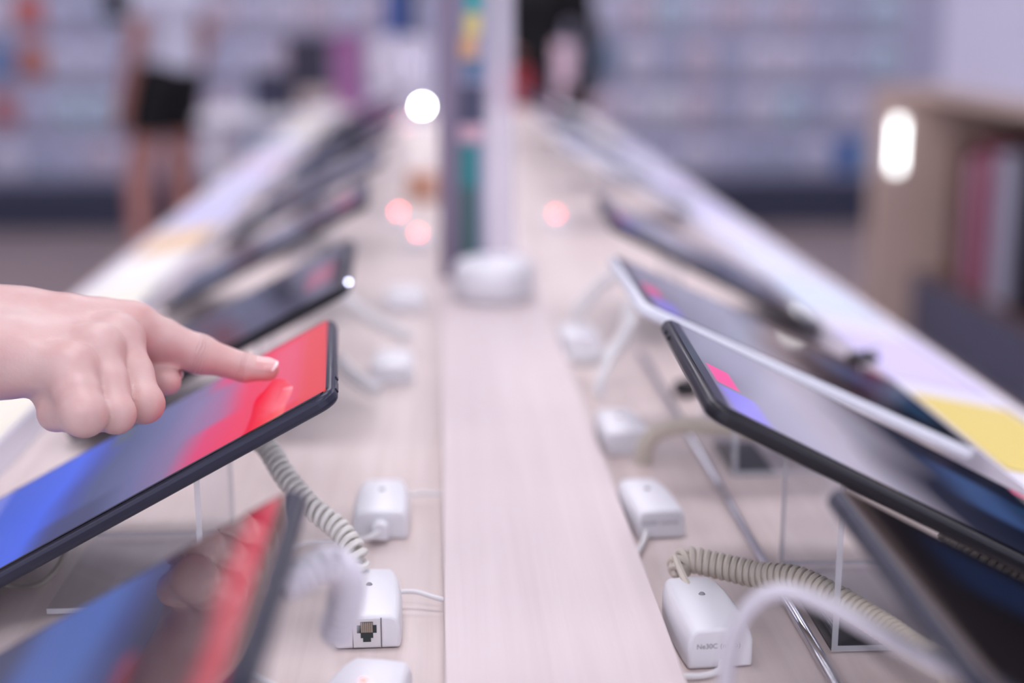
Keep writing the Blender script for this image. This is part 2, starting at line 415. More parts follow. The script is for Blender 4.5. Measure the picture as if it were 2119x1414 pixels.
def bent_stand(label, tab, L, W, side, dx=.068, wid=.108, pad=True, group='clear acrylic tablet stands'):
    """bent clear sheet: sloping top under the tablet, upright back, foot on the table, dark pad under the foot"""
    mw = tab.matrix_world; inv = mw
    th = .003; gap = .0096
    def on(u): return mw @ Vector((u, 0, -gap))
    u0 = -L / 2 + dx / math.cos(math.radians(27)); u1 = L / 2 - .012
    a, b2 = on(u0), on(u1)
    base = Vector((a.x, (a.y + b2.y) / 2, TZ))
    t = thing('acrylic_stand', label, 'stand', base, 0, group)
    rel = lambda p: (p.x - base.x, p.z - TZ)
    A = rel(a); Bq = rel(b2)
    ybar = 0
    s = side
    ol = [(A[0], A[1]), Bq, (Bq[0], max(.006, Bq[1] - th)), (A[0] + s * th, A[1] - th * 1.6), (A[0] + s * th, .0045), (Bq[0] - s * .05, .0045), (Bq[0] - s * .05, .0016), (A[0], .0016)]
    bm = bmesh.new(); prism(bm, ol, -wid / 2, wid / 2, 'y')
    for f in bm.faces: f.material_index = 1 if len(f.verts) > 4 else 0
    link('bent_sheet', bm, ACRYL, t, smooth=False, mats=[ACRYL, ACRYLE])
    x0, x1 = sorted((A[0] + s * .001, A[0] + s * .03))
    if pad: link('rubber_pad', B(x0, x1, -wid / 2 + .004, -wid / 2 + .075, .0001, .0014), PAD, t, smooth=False)
    return t

RED = [(0., (240, 60, 36)), (.12, (250, 22, 52)), (.20, (250, 20, 70)), (.27, (232, 40, 100)), (.335, (134, 110, 152)), (.42, (100, 102, 148)), (.53, (70, 82, 124)), (.585, (54, 72, 158)), (.66, (58, 100, 240)), (1., (40, 84, 196))]
REDB = [(.02, .075, .05, .95, (244, 66, 44), .7, .004), (.075, .15, .10, .90, (246, 96, 126), .6, .03), (.24, .36, .35, .80, (136, 118, 164), .75, .05), (.52, .57, .80, .97, (80, 90, 80), .7, .02), (.50, .66, .0, .22, (52, 58, 92), .8, .05)]  # the pale pink rectangle paints a reflection on the glass
RED0 = [(0., (220, 40, 60)), (.05, (236, 40, 84)), (.085, (205, 36, 70)), (.115, (50, 40, 56)), (.23, (36, 32, 46)), (.29, (52, 72, 140)), (.36, (74, 116, 206)), (.48, (70, 110, 200)), (.56, (50, 60, 100)), (1., (40, 50, 80))]
REDB_L = [(a, b_, 1 - d, 1 - c, e, f, g) for a, b_, c, d, e, f, g in REDB]
GLARE_GREYS = [(0., (112, 104, 122)), (.12, (150, 146, 168)), (.34, (176, 172, 196)), (.46, (128, 122, 140)), (.58, (44, 46, 66)), (.75, (20, 26, 46)), (1., (18, 24, 44))]  # paler greys imitate glare on the glass, put into the screen's glow
L_, W_ = .225, .172
K_ = 1.07
RED = [(min(1., p * K_), c) for p, c in RED]; REDB_L = [(a * K_, b_ * K_, c, d, e, f, g) for a, b_, c, d, e, f, g in REDB_L]
def scr_red(n, W, L=L_): return screen_mat(n, RED, L, W, REDB_L, .82, ang=-.03, distort=.10, bez=(.0045, .0032))
def scr_grey(n, W, L=L_, st=.35, dark=False):
    return screen_mat(n, GLARE_GREYS if not dark else [(0., (40, 38, 48)), (.5, (44, 44, 58)), (1., (16, 18, 30))], L, W,
        [(.045, .095, .30, .50, (255, 60, 150), .95, .006), (.045, .12, .02, .27, (140, 128, 250), .85, .02), (.62, .80, .35, .75, (70, 96, 150), .7, .08), (.84, .95, .2, .7, (40, 86, 130), .7, .06), (.90, .95, .93, .99, (250, 40, 130), .9, .006)], st, ang=.0)

TAB = {}
def tablet(key, label, corner, slope, side, yaw, L, W, body, scr, stand_label, **k):
    t = build_tablet(label, corner, slope, side, yaw, L, W, body, scr, **k); TAB[key] = (t, L, W, side)
    bent_stand(stand_label, t, L, W, side, pad=(key in ('R0', 'R1', 'R2', 'L2')))
    return t
# left row, nearest first
tablet('L0', 'blurred black tablet at the bottom left corner mirroring the hand', at(502, 1416, .38), 29.5, -1, 0., L_, .168, BODY_D, screen_mat('screen_red_near', RED0, L_, .168, [(.225, .25, .55, .95, (170, 20, 40), .9, .012), (.34, .40, .55, .8, (40, 36, 70), .8, .03)], .55, ang=.0, distort=.06, ior=1.75), 'clear stand under the nearest left tablet')
tablet('L1', 'dark tablet with a red screen touched by the pointing finger', at(686, 806, .68), 27.9, -1, 3.9, .236, .170, BODY_D, scr_red('screen_red_touched', .170, .236), 'clear stand under the tablet being touched')
dk = lambda n, c, W, L=L_: screen_mat(n, [(0., (46, 36, 52)), (.2, (60, 58, 80)), (.5, (88, 92, 118)), (.8, (96, 110, 140)), (1., (60, 70, 100))], L, W, [(.06, .16, .35, .75, c, .9, .02), (.02, .05, .1, .9, (20, 16, 28), .8, .01)], .35)
tablet('L2', 'black tablet with a red icon, just behind the pointing hand', at(716, 586, .985), 27.5, -1, 2., L_, .205, BODY_B, dk('screen_icon', (220, 50, 90), .205), 'clear stand under the tablet just behind the hand')
ordn = ['', '', '', 'third', 'fourth', 'fifth', 'sixth', 'seventh', 'eighth']
for i, (y, c, b_) in enumerate(((1.36, (236, 40, 80), BODY_B), (1.76, (90, 110, 150), BODY_D), (2.15, (150, 140, 160), BODY_B), (2.55, (230, 60, 100), BODY_D), (2.95, (210, 40, 90), BODY_B), (3.4, (220, 80, 110), BODY_D))):
    q = ordn[i + 3]
    tablet('L%d' % (i + 3), 'dark tablet, %s behind the hand in the left row' % q, (-.071, y, 1.024), 27.5, -1, 1.5, L_, .172, b_, dk('screen_dim_%d' % i, c, .172), 'clear stand, %s behind the hand in the left row' % q)
# right row
tablet('R0', 'blurred dark tablet at the bottom right corner', at(2040, 1405, .385), 28, 1, 1., L_, .168, BODY_D, screen_mat('screen_dark', [(0., (52, 46, 54)), (.5, (24, 20, 28)), (1., (14, 12, 18))], L_, .168, [(.15, .4, .6, .9, (50, 70, 120), .7, .05)], .3), 'clear stand under the bottom right tablet')
tablet('R1', 'sharp black tablet nearest in focus on the right', at(1478, 832, .615), 27, 1, 2., .248, .181, BODY_B, scr_grey('screen_grey', .181, .248, .9), 'clear stand with black pad under the sharp right tablet', port=True)
tablet('R2', 'white tablet behind the sharp black tablet on the right', at(1333, 626, .87), 24.6, 1, .4, .238, .182, BODY_W, scr_grey('screen_grey_white', .182, .238, .62), 'clear stand under the white tablet')
tablet('R3', 'black tablet right behind the white tablet', at(1268, 457, 1.27), 27., 1, 2., .22, .19, BODY_B, scr_grey('screen_grey_third', .19, L=.22, st=.45), 'clear stand under the black tablet behind the white one')
for i, (y, b_) in enumerate(((1.98, BODY_W), (2.42, BODY_W), (2.86, BODY_B), (3.35, BODY_D))):
    q = ('second', 'third', 'fourth', 'fifth')[i]
    tablet('R%d' % (i + 4), '%s tablet, %s behind the white tablet in the right row' % ('pale' if b_ is BODY_W else 'dark', q), (.172, y, 1.022), 27, 1, 2., L_, .172, b_, scr_grey('screen_far_%d' % i, .172, st=.45), 'clear stand, %s behind the white tablet' % q)
TAB_L2 = TAB['L2'][0]
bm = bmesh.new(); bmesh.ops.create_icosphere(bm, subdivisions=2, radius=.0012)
o = link('edge_glint', bm, mat('edge_glint_glow', (255, 255, 255), .4, emit=14, emit_rgb=(215, 220, 255)), TAB_L2); o.location = (-L_ / 2 - .0005, .205 / 2 - .012, -.002); o['label'] = 'tiny white glint on the tablet edge'  # glint on the tablet edge, imitated by an added glowing bead

# ------------------------------------------------------------------ alarm boxes
def alarm_box(label, c, rz, w=.033, l=.062, h=.0185, led=None, socket=False, plug=False, text=False, group='white alarm boxes beside the centre board'):
    t = thing('alarm_box', label, 'alarm box', (c[0], c[1], TZ), rz, group)
    bm = bmesh.new(); secs = []
    for y, ws, hs in ((-.5, .95, .93), (-.34, .99, .985), (-.12, 1.0, 1.0), (.12, .98, 1.0), (.34, .90, .97), (.5, .80, .88)):
        hw = w / 2 * ws; hh = h * hs; ring = []
        for x, z in ((-hw, .0004), (-hw, hh * .66), (-hw * .90, hh * .92), (-hw * .72, hh), (0, hh * 1.02), (hw * .72, hh), (hw * .90, hh * .92), (hw, hh * .66), (hw, .0004)):
            ring.append(bm.verts.new((x, y * l, z)))
        secs.append(ring)
    for A, C in zip(secs, secs[1:]):
        n = len(A)
        for k in range(n): bm.faces.new((A[k], A[(k + 1) % n], C[(k + 1) % n], C[k]))
    bm.faces.new(secs[0]); bm.faces.new(secs[-1][::-1]); bmesh.ops.recalc_face_normals(bm, faces=bm.faces)
    case = link('case', bm, WHITE, t, bevel=.0016, seg=3)
    bm = bmesh.new(); lathe(bm, [(.0017, 0), (.0017, .0004), (.0011, .0012), (.0003, .0015)], 16, (0, .004, h * 1.0))
    lm = mat('grey_led', (150, 148, 152), .25) if not led else mat('red_led_%g' % led, (255, 120, 110), .4, emit=led, emit_rgb=(255, 70, 66))
    link('led', bm, lm, case)
    yf = -l / 2
    if socket:
        s = bmesh.new()
        box(s, -.0068, .0062, yf - .0003, yf + .001, .0016, h * .86); sp_ = link('socket_plate', s, mat('socket_white', (222, 220, 222), .4), t, smooth=False)
        s = bmesh.new(); prism(s, [(-.0050, .0088), (-.0050, .0128), (-.0033, .0128), (-.0033, .0145), (.0027, .0145), (.0027, .0128), (.0044, .0128), (.0044, .0088), (.0027, .0088), (.0027, .0062), (.0016, .0062), (.0016, .0042), (-.0022, .0042), (-.0022, .0062), (-.0033, .0062), (-.0033, .0088)], yf - .0005, yf + .0008, 'y')
        link('socket_opening', s, mat('socket_dark', (44, 56, 56), .5), sp_, smooth=False)
        for k in range(6): link('contact', B(-.0030 + k * .00095, -.0030 + k * .00095 + .0007, yf - .0008, yf - .0005, .0092, .0143), mat('contact_metal', (176, 164, 150), .35, metal=.6), sp_, smooth=False)
        for x in (-.0072, .0064): link('seam', B(x, x + .0004, yf - .00035, yf + .0006, .0012, h * .88), mat('seam_dark', (90, 86, 88), .6), sp_, smooth=False)
    if plug:
        s = bmesh.new(); prism(s, [(-.0048, .003), (.0048, .003), (.0048, .011), (.002, .0135), (-.002, .0135), (-.0048, .011)], yf - .009, yf - .0002, 'y')
        link('plug', s, WHITE, t, bevel=.0008)
    if text:
        cu = bpy.data.curves.new('printed_name', 'FONT'); cu.body = text; cu.size = .0034; cu.align_x = 'CENTER'; cu.extrude = .00004
        tmp = bpy.data.objects.new('printed_name', cu); COL.objects.link(tmp)
        dg = bpy.context.evaluated_depsgraph_get(); me = bpy.data.meshes.new_from_object(tmp.evaluated_get(dg)); bpy.data.objects.remove(tmp)
        me.materials.clear(); me.materials.append(mat('grey_print', (138, 134, 140), .5))
        o = bpy.data.objects.new('printed_name', me); COL.objects.link(o); o.parent = case; o.location = (-.001, yf - .00015, h * .50); o.rotation_euler = (math.pi / 2, 0, 0)
    return t
def box_cord(t, pts, r=.0013):
    inv = t.matrix_world
    bpy.context.view_layer.update()
    bm = bmesh.new(); tube(bm, catmull([t.matrix_world.inverted() @ Vector(p) for p in pts], 10), r, 10)
    return link('cord', bm, CABLEW, t)
bl1 = alarm_box('white alarm box with an open phone socket, left of the board', (-.0375, .6675), math.radians(1), socket=True)
bl0 = alarm_box('blurred white alarm box with lit red light at bottom edge', (-.036, .562), math.radians(-14), w=.036, led=7)
bl2 = alarm_box('white alarm box with a cable plugged in, behind the open socket one', (-.0365, .813), 0, w=.033, plug=True)
bl3 = alarm_box('blurred white alarm box third along the left of the board', (-.041, 1.162), 0, w=.036)
bl4 = alarm_box('blurred white alarm box fourth along the left of the board', (-.037, 1.452), 0, w=.042)
br1 = alarm_box('white alarm box with printed name right of the board', (.1262, .640), math.radians(4), w=.0325, l=.066, h=.0215, text='Ne30C (micro)')
br2 = alarm_box('white alarm box behind the printed one, right of the board', (.1235, .806), math.radians(6), w=.030, text='Ne30C (micro)')
br3 = alarm_box('white alarm box third along the right of the board', (.1265, .965), math.radians(4), w=.033)
br4 = alarm_box('white alarm box fourth along the right of the board', (.1245, 1.26), math.radians(4), w=.034)
for i, (p, led, side) in enumerate((((825, 437), 190, 'left'), ((865, 480), 110, 'left'), ((1013, 415), 90, 'right'), ((838, 252), 130, 'left'))):
    P = atz(p[0], p[1], TZ + .02)
    if i == 2: P = atz(1150, 470, TZ)
    alarm_box('far white alarm box with %s glow, %s of the board' % (('a bright red', 'a softer pink', 'a faint pink', 'a distant pink')[i], side), (P.x, P.y - .004), 0, led=led)
bpy.context.view_layer.update()
box_cord(bl1, [(-.022, .685, TZ + .009), (-.014, .684, TZ + .009), (-.006, .681, TZ + .0075), (.0, .680, TZ + .006)])
box_cord(bl2, [(-.021, .835, TZ + .009), (-.012, .838, TZ + .009), (.0, .840, TZ + .007)])
box_cord(bl0, [(-.053, .566, TZ + .008), (-.072, .588, TZ + .004), (-.095, .604, TZ + .006), (-.118, .598, TZ + .003)], .0018)
box_cord(br1, [(.1290, .6075, TZ + .0035), (.1265, .600, TZ + .003), (.119, .597, TZ + .002), (.1070, .5945, TZ + .003)], .0016)
box_cord(br2, [(.118, .776, TZ + .005), (.115, .765, TZ + .004), (.108, .745, TZ + .003)], .0018)
box_cord(bl2, [(-.037, .773, TZ + .008), (-.043, .768, TZ + .007), (-.055, .770, TZ + .004), (-.075, .772, TZ + .003), (-.09, .765, TZ + .003)], .0016)

# ------------------------------------------------------------------ coiled cables
coil('grey coiled cable hanging from the touched tablet to the boxes',
     [at(528, 905, .79), at(556, 930, .785), at(590, 985, .77), at(640, 1045, .755), at(700, 1095, .745), at(738, 1150, .735), at(735, 1190, .735)], m=CABLE, R=.0048, pitch=.0047, wr=.00185)
coil('blurred white coiled cable in front of the open socket box',
     [at(570, 1215, .52), at(620, 1195, .525), at(680, 1165, .53), at(716, 1195, .54), at(712, 1260, .55), at(690, 1320, .56)], m=mat('soft_white_cable', (220, 218, 226), .4), R=.0056)
coil('beige coiled cable crossing the chrome rod beside the printed box',
     [at(1396, 1190, .735), at(1420, 1160, .74), at(1490, 1172, .735), at(1570, 1190, .725), at(1650, 1200, .71), at(1740, 1245, .69), at(1830, 1300, .665), at(1900, 1350, .64), at(1990, 1400, .61)],
     lead0=[at(1425, 1215, .71), at(1408, 1180, .725), at(1398, 1155, .735), at(1392, 1170, .738), at(1396, 1190, .735)], m=mat('beige_cable', (208, 200, 186), .42), R=.0054, wr=.0019, pitch=.0038)
cable('smooth blurred white cable arching in front of the printed box', [at(1500, 1420, .52), at(1515, 1330, .515), at(1555, 1255, .51), at(1620, 1225, .505), at(1720, 1258, .50), at(1830, 1318, .49), at(1960, 1385, .47), at(2130, 1450, .45)], .0033, mat('dull_white_cable', (200, 198, 206), .4))
coil('beige coiled cable arching from the table towards the white tablet',
     [at(1332, 962, .97), at(1334, 925, .965), at(1360, 893, .96), at(1420, 880, .955), at(1500, 886, .95), at(1580, 895, .945), at(1680, 915, .94)], m=mat('beige_cable', (208, 200, 186), .42), R=.0044)
coil('grey coiled cable under the sharp right tablet', [at(1960, 1085, .72), at(1985, 1125, .715), at(2030, 1165, .70), at(2090, 1205, .69), at(2150, 1240, .68)], m=CABLED, R=.0060, wr=.002, pitch=.004)
cable('thin grey cable curling under the touched tablet at left edge', [at(-40, 1190, .76), at(-5, 1205, .76), at(40, 1218, .76), at(85, 1208, .76), at(120, 1175, .765), at(134, 1140, .77), at(128, 1110, .775)], .0017, CABLED)
# coils further back
def far_coil(label, pts, m=CABLEW): return coil(label, pts, m=m, R=.0046)
far_coil('blurred white coiled cable beside the third left box', [at(696, 735, 1.10), at(715, 765, 1.10), at(750, 790, 1.09), at(785, 812, 1.08)])
far_coil('blurred white coiled cable running to the fourth left box', [at(700, 600, 1.3), at(740, 640, 1.28), at(790, 672, 1.27), at(850, 700, 1.26)])
far_coil('blurred white coiled cable looping by the fourth right box', [at(1300, 620, 1.18), at(1300, 680, 1.17), at(1270, 725, 1.16), at(1220, 745, 1.16), at(1175, 735, 1.17)])
far_coil('blurred white coiled cable leading up towards the white tablet', [at(1185, 660, 1.28), at(1215, 620, 1.28), at(1250, 585, 1.27), at(1290, 560, 1.25)])
cable('blurred white cable standing behind the third right box', [at(1240, 820, 1.06), at(1246, 780, 1.07), at(1262, 745, 1.09), at(1285, 700, 1.11), at(1310, 660, 1.12)], .0038, CABLEW)
# sensor discs stuck under the tablets
P = atz(1432, 815, TZ); t = thing('sensor_block', 'small black sensor block on the table between black and white right tablets', 'sensor', (P.x, P.y, TZ + .0003), .7)
link('body', B(-.016, .016, -.008, .008, 0, .012), BLACK, t, bevel=.003); bm = bmesh.new(); tube(bm, [(.016, 0, .006), (.024, 0, .004), (.03, .002, .002)], .002, 8); link('cord_stub', bm, BLACK, t)
# chrome rod
bm = bmesh.new(); tube(bm, [(.1768, .30, TZ + .0028), (.1768, 1.22, TZ + .0028)], .0028, 20); tag(link('rod', bm, CHROME), 'thin chrome rod lying along the table on the right', 'rod')

# ------------------------------------------------------------------ price rails and cards
RAILM = mat('rail_white', (224, 222, 234), .35)
def rail(side, x0, x1, label):
    t = thing('price_rail', label, 'price rail', ((x0 + x1) / 2, 2.0, TZ), 0)
    xm = (x0 + x1) / 2; hw = abs(x1 - x0) / 2; s = side
    bm = bmesh.new(); prism(bm, [(-s * hw, .0005), (s * hw, .0005), (s * hw, .010), (s * (hw - .004), .010), (s * (hw - .004), .006), (-s * hw, .0225)], -2.3, 2.45, 'y'); link('holder', bm, RAILM, t, smooth=False)
    return t
rail(1, .347, .430, 'white price rail along the right edge of the table')
rail(-1, -.292, -.380, 'white price rail along the left edge of the table')
def card(label, side, y0, y1, rgb, group, x0, x1, band=None):
    t = thing('price_card', label, 'price card', ((x0 + x1) / 2, (y0 + y1) / 2, TZ), 0, group)
    s = side; hw = abs(x1 - x0) / 2; f = lambda x: .0225 + (x + hw) / (2 * hw - .004) * (.006 - .0225) + .0004
    hl = (y1 - y0) / 2
    def sheet(a, b, ya, yb, dz, m, name):
        bm = bmesh.new(); prism(bm, [(s * a, f(a) + dz), (s * b, f(b) + dz), (s * b, f(b) + dz + .0004), (s * a, f(a) + dz + .0004)], ya, yb, 'y'); return link(name, bm, m, t, smooth=False)
    sheet(-hw + .003, hw - .006, -hl, hl, 0, mat('card_%d_%d_%d' % rgb, rgb, .5), 'paper')
    if band: sheet(-hw + .006, -hw + .02, -hl * .9, hl * .9, .0005, mat('card_%d_%d_%d' % band, band, .5), 'colour_band')
    return t
yy = .45
lc = [(1.0, (236, 232, 214), 'cream'), (1.2, (222, 226, 240), 'pale blue'), (1.42, (240, 238, 222), 'ivory'), (1.62, (246, 244, 238), 'bright white'), (1.82, (232, 200, 160), 'tan orange'), (2.1, (200, 200, 240), 'lavender'), (2.45, (206, 204, 244), 'pale violet'), (2.8, (222, 196, 226), 'pink violet'), (3.15, (214, 220, 240), 'icy blue'), (3.55, (240, 232, 190), 'pale yellow'), (3.95, (236, 230, 205), 'straw coloured')]
for i, (y, c, n) in enumerate(lc): card('%s price card in the left rail, number %d going away' % (n, i + 1), -1, y - .10, y + .085, c, 'price cards in the left rail', -.292, -.380)
rc = [(.70, (206, 204, 240), 'pale lilac'), (.925, (216, 196, 104), 'bright yellow'), (1.15, (206, 196, 240), 'violet tinted'), (1.42, (208, 220, 238), 'pale blue'), (1.64, (220, 224, 240), 'icy white'), (1.86, (226, 224, 244), 'milky white'), (2.1, (208, 204, 242), 'lavender'), (2.4, (216, 210, 244), 'light violet'), (2.7, (222, 222, 246), 'bluish white'), (3.05, (206, 204, 236), 'dusty lilac'), (3.45, (236, 230, 214), 'ivory'), (3.85, (230, 224, 220), 'pearl white')]
for i, (y, c, n) in enumerate(rc): card('%s price card in the right rail, number %d going away' % (n, i + 1), 1, y - .10, y + .085, c, 'price cards in the right rail', .347, .430)
p = atz(1785, 728, TZ + .03)
t = thing('rail_clip', 'small black clip on the right price rail beside the white tablet', 'clip', (p.x, p.y, TZ + .0205), .1)
link('jaw', B(-.012, .012, -.006, .006, 0, .009), BLACK, t, bevel=.002); bm = bmesh.new(); tube(bm, [(.004, -.004, .011), (.013, .004, .0125)], .002, 10); link('lever', bm, CHROME, t)

# ------------------------------------------------------------------ the pointing customer
def hp(px, py, d): return tuple(at(px, py, d))
scr = TAB['L1'][0].matrix_world; pn = scr.to_3x3() @ Vector((0, 0, 1)); p0 = scr.translation
def on_screen(px, py):
    r = ray(px, py); k = (p0 - CAM).dot(pn) / r.dot(pn); return CAM + r * k, k
tp, td = on_screen(566, 786)
TIPR = .0062
tip_c = tp + pn * (TIPR + .0002)
idx = [hp(275, 682, td - .018), hp(330, 702, td - .012), hp(412, 733, td - .004), hp(505, 760, td), tuple(tip_c)]
idr = [.0128, .0116, .0097, .0077, TIPR]
fingers = [
    (idx, idr),
    ([hp(244, 704, td - .040), hp(276, 772, td - .052), hp(299, 836, td - .062), hp(250, 850, td - .040), hp(225, 812, td - .030)], [.0118, .0096, .0088, .0082, .0072]),
    ([hp(203, 724, td - .060), hp(226, 792, td - .072), hp(240, 858, td - .082), hp(186, 864, td - .060), hp(165, 825, td - .050)], [.0114, .0092, .0084, .0078, .0068]),
    ([hp(146, 770, td - .080), hp(160, 818, td - .090), hp(174, 858, td - .097), hp(116, 856, td - .078), hp(100, 825, td - .065)], [.0120, .0106, .0098, .0084, .0072]),
]
thumb = ([hp(70, 722, td - .012), hp(180, 768, td - .008), hp(275, 788, td - .010), hp(346, 790, td - .014)], [.0165, .0125, .0098, .0074])
wr_r, wr_u = hp(-5, 686, td - .035), hp(5, 740, td - .070)
el = Vector((-.52, .72, 1.02)); el2 = Vector((-.52, .712, 1.006))
def hand_fn(P):
    d = None
    palm = None
    for (pts, rr), wq, wr in ((fingers[0], wr_r, .0205), (fingers[1], tuple((Vector(wr_r) * .66 + Vector(wr_u) * .34)), .019), (fingers[2], tuple(Vector(wr_r) * .33 + Vector(wr_u) * .67), .018), (fingers[3], wr_u, .0170)):
        c = sd_cone(P, wq, pts[0], wr, rr[0] * .98)
        palm = c if palm is None else smin(palm, c, .010)
    arm = smin(sd_cone(P, wr_r, tuple(el), .0205, .038), sd_cone(P, wr_u, tuple(el2), .0175, .036), .012)
    palm = smin(palm, arm, .014)
    for q_, r_ in ((hp(140, 668, td - .032), .0150), (hp(215, 668, td - .024), .0122), (hp(60, 672, td - .034), .0178)):
        palm = smin(palm, np.linalg.norm(P - np.array(q_), axis=-1) - r_, .008)
    tpts, tr = thumb
    th = None
    for a, b2, ra, rb in zip(tpts, tpts[1:], tr, tr[1:]):
        c = sd_cone(P, a, b2, ra, rb); th = c if th is None else smin(th, c, .004)
    th = smin(th, sd_cone(P, wr_r, tpts[0], .017, .0165), .010)
    d = smin(palm, th, .010)
    # web between thumb and index
    fs = []
    for pts, rr in fingers:
        f = None
        for a, b2, ra, rb in zip(pts, pts[1:], rr, rr[1:]):
            c = sd_cone(P, a, b2, ra, rb); f = c if f is None else smin(f, c, .003)
        kn = np.linalg.norm(P - np.array(pts[2]), axis=-1) - rr[2] * 1.01; f = smin(f, kn, .004)
        f = smin(f, np.linalg.norm(P - (np.array(pts[0]) + np.array((0, -.0015, .0012))), axis=-1) - rr[0] * .98, .006)   # knuckle
        fs.append(f)
    ff = fs[0]
    for f in fs[1:]: ff = smin(ff, f, .0006)
    # fingers melt into the palm only near the knuckles
    return smin(d, ff, .006)
person = thing('person', 'person in a pale grey top reaching in from the left, pointing at the tablet', 'person', (-.80, .74, 0))
bpy.context.view_layer.update()
allp = np.array([p for f in fingers for p in f[0]] + thumb[0] + [wr_r, wr_u, tuple(el + Vector((.06, 0, 0)))])
lo = allp.min(0) - .045; hi = allp.max(0) + .045
jn = []
for pts, rr in fingers:
    for k_, offs in ((2, ((-.0022, .5), (-.0006, .9), (.0012, .6), (.003, .35))), (3, ((-.0012, .5), (.0004, .6)))):
        if pts is not idx and k_ == 3: continue
        ax_ = (Vector(pts[k_ + 1]) - Vector(pts[k_ - 1])).normalized(); jn.append((pts[k_], tuple(ax_), offs, rr[k_] * 1.35))
HANDSKIN = skin_mat('hand_skin', jn[:2])
hand = sdf_obj('forearm_and_hand', hand_fn, lo, hi, .00145, HANDSKIN, person, it=3)
# nail of the pointing finger
def nail(tipc, back, r, up, ln=.0140, wd=.0108, ext=.0030):
    ax = (Vector(tipc) - Vector(back)).normalized(); up = (up - ax * up.dot(ax)).normalized(); sd = ax.cross(up)
    bm = bmesh.new(); NU, NV = 12, 10; g = {}
    for lay in (0, 1):
        for i in range(NU + 1):
            for j in range(NV + 1):
                u = i / NU; v = j / NV * 2 - 1
                end = 1 - .22 * v * v if u > .5 else 1
                wv = wd / 2 * (1 if u > .25 else math.sqrt(max(.0, 1 - ((.25 - u) / .25) ** 2)) * .35 + .65 if u > 0 else .65)
                s = (u * ln * (1 - .12 * v * v * (1 if u > .6 else 0)) - ln + ext + r * .55)
                a = v * wv / (r * 1.02)
                drop = -.0012 * max(0, u - .45) ** 2 * 4
                rr = r * 1.03 + .00035 - (0 if lay else .0006) + drop
                g[lay, i, j] = bm.verts.new(Vector(tipc) + ax * s + up * (math.cos(a) * rr) + sd * (math.sin(a) * rr))
    for i in range(NU):
        for j in range(NV):
            f1 = bm.faces.new((g[1, i, j], g[1, i + 1, j], g[1, i + 1, j + 1], g[1, i, j + 1])); f2 = bm.faces.new((g[0, i, j], g[0, i, j + 1], g[0, i + 1, j + 1], g[0, i + 1, j]))
            if i >= NU - 1: f1.material_index = f2.material_index = 1
    bmesh.ops.recalc_face_normals(bm, faces=bm.faces)
    return link('fingernail', bm, NAIL, None, mats=[NAIL, NAILT])
n1 = nail(tip_c, idx[3], TIPR, Vector((.10, -.52, .85))); n1.parent = person; n1.matrix_parent_inverse = person.matrix_world.inverted()
n2 = nail(thumb[0][3], thumb[0][2], thumb[1][3], Vector((0, .75, .65))); n2.parent = person; n2.matrix_parent_inverse = person.matrix_world.inverted()

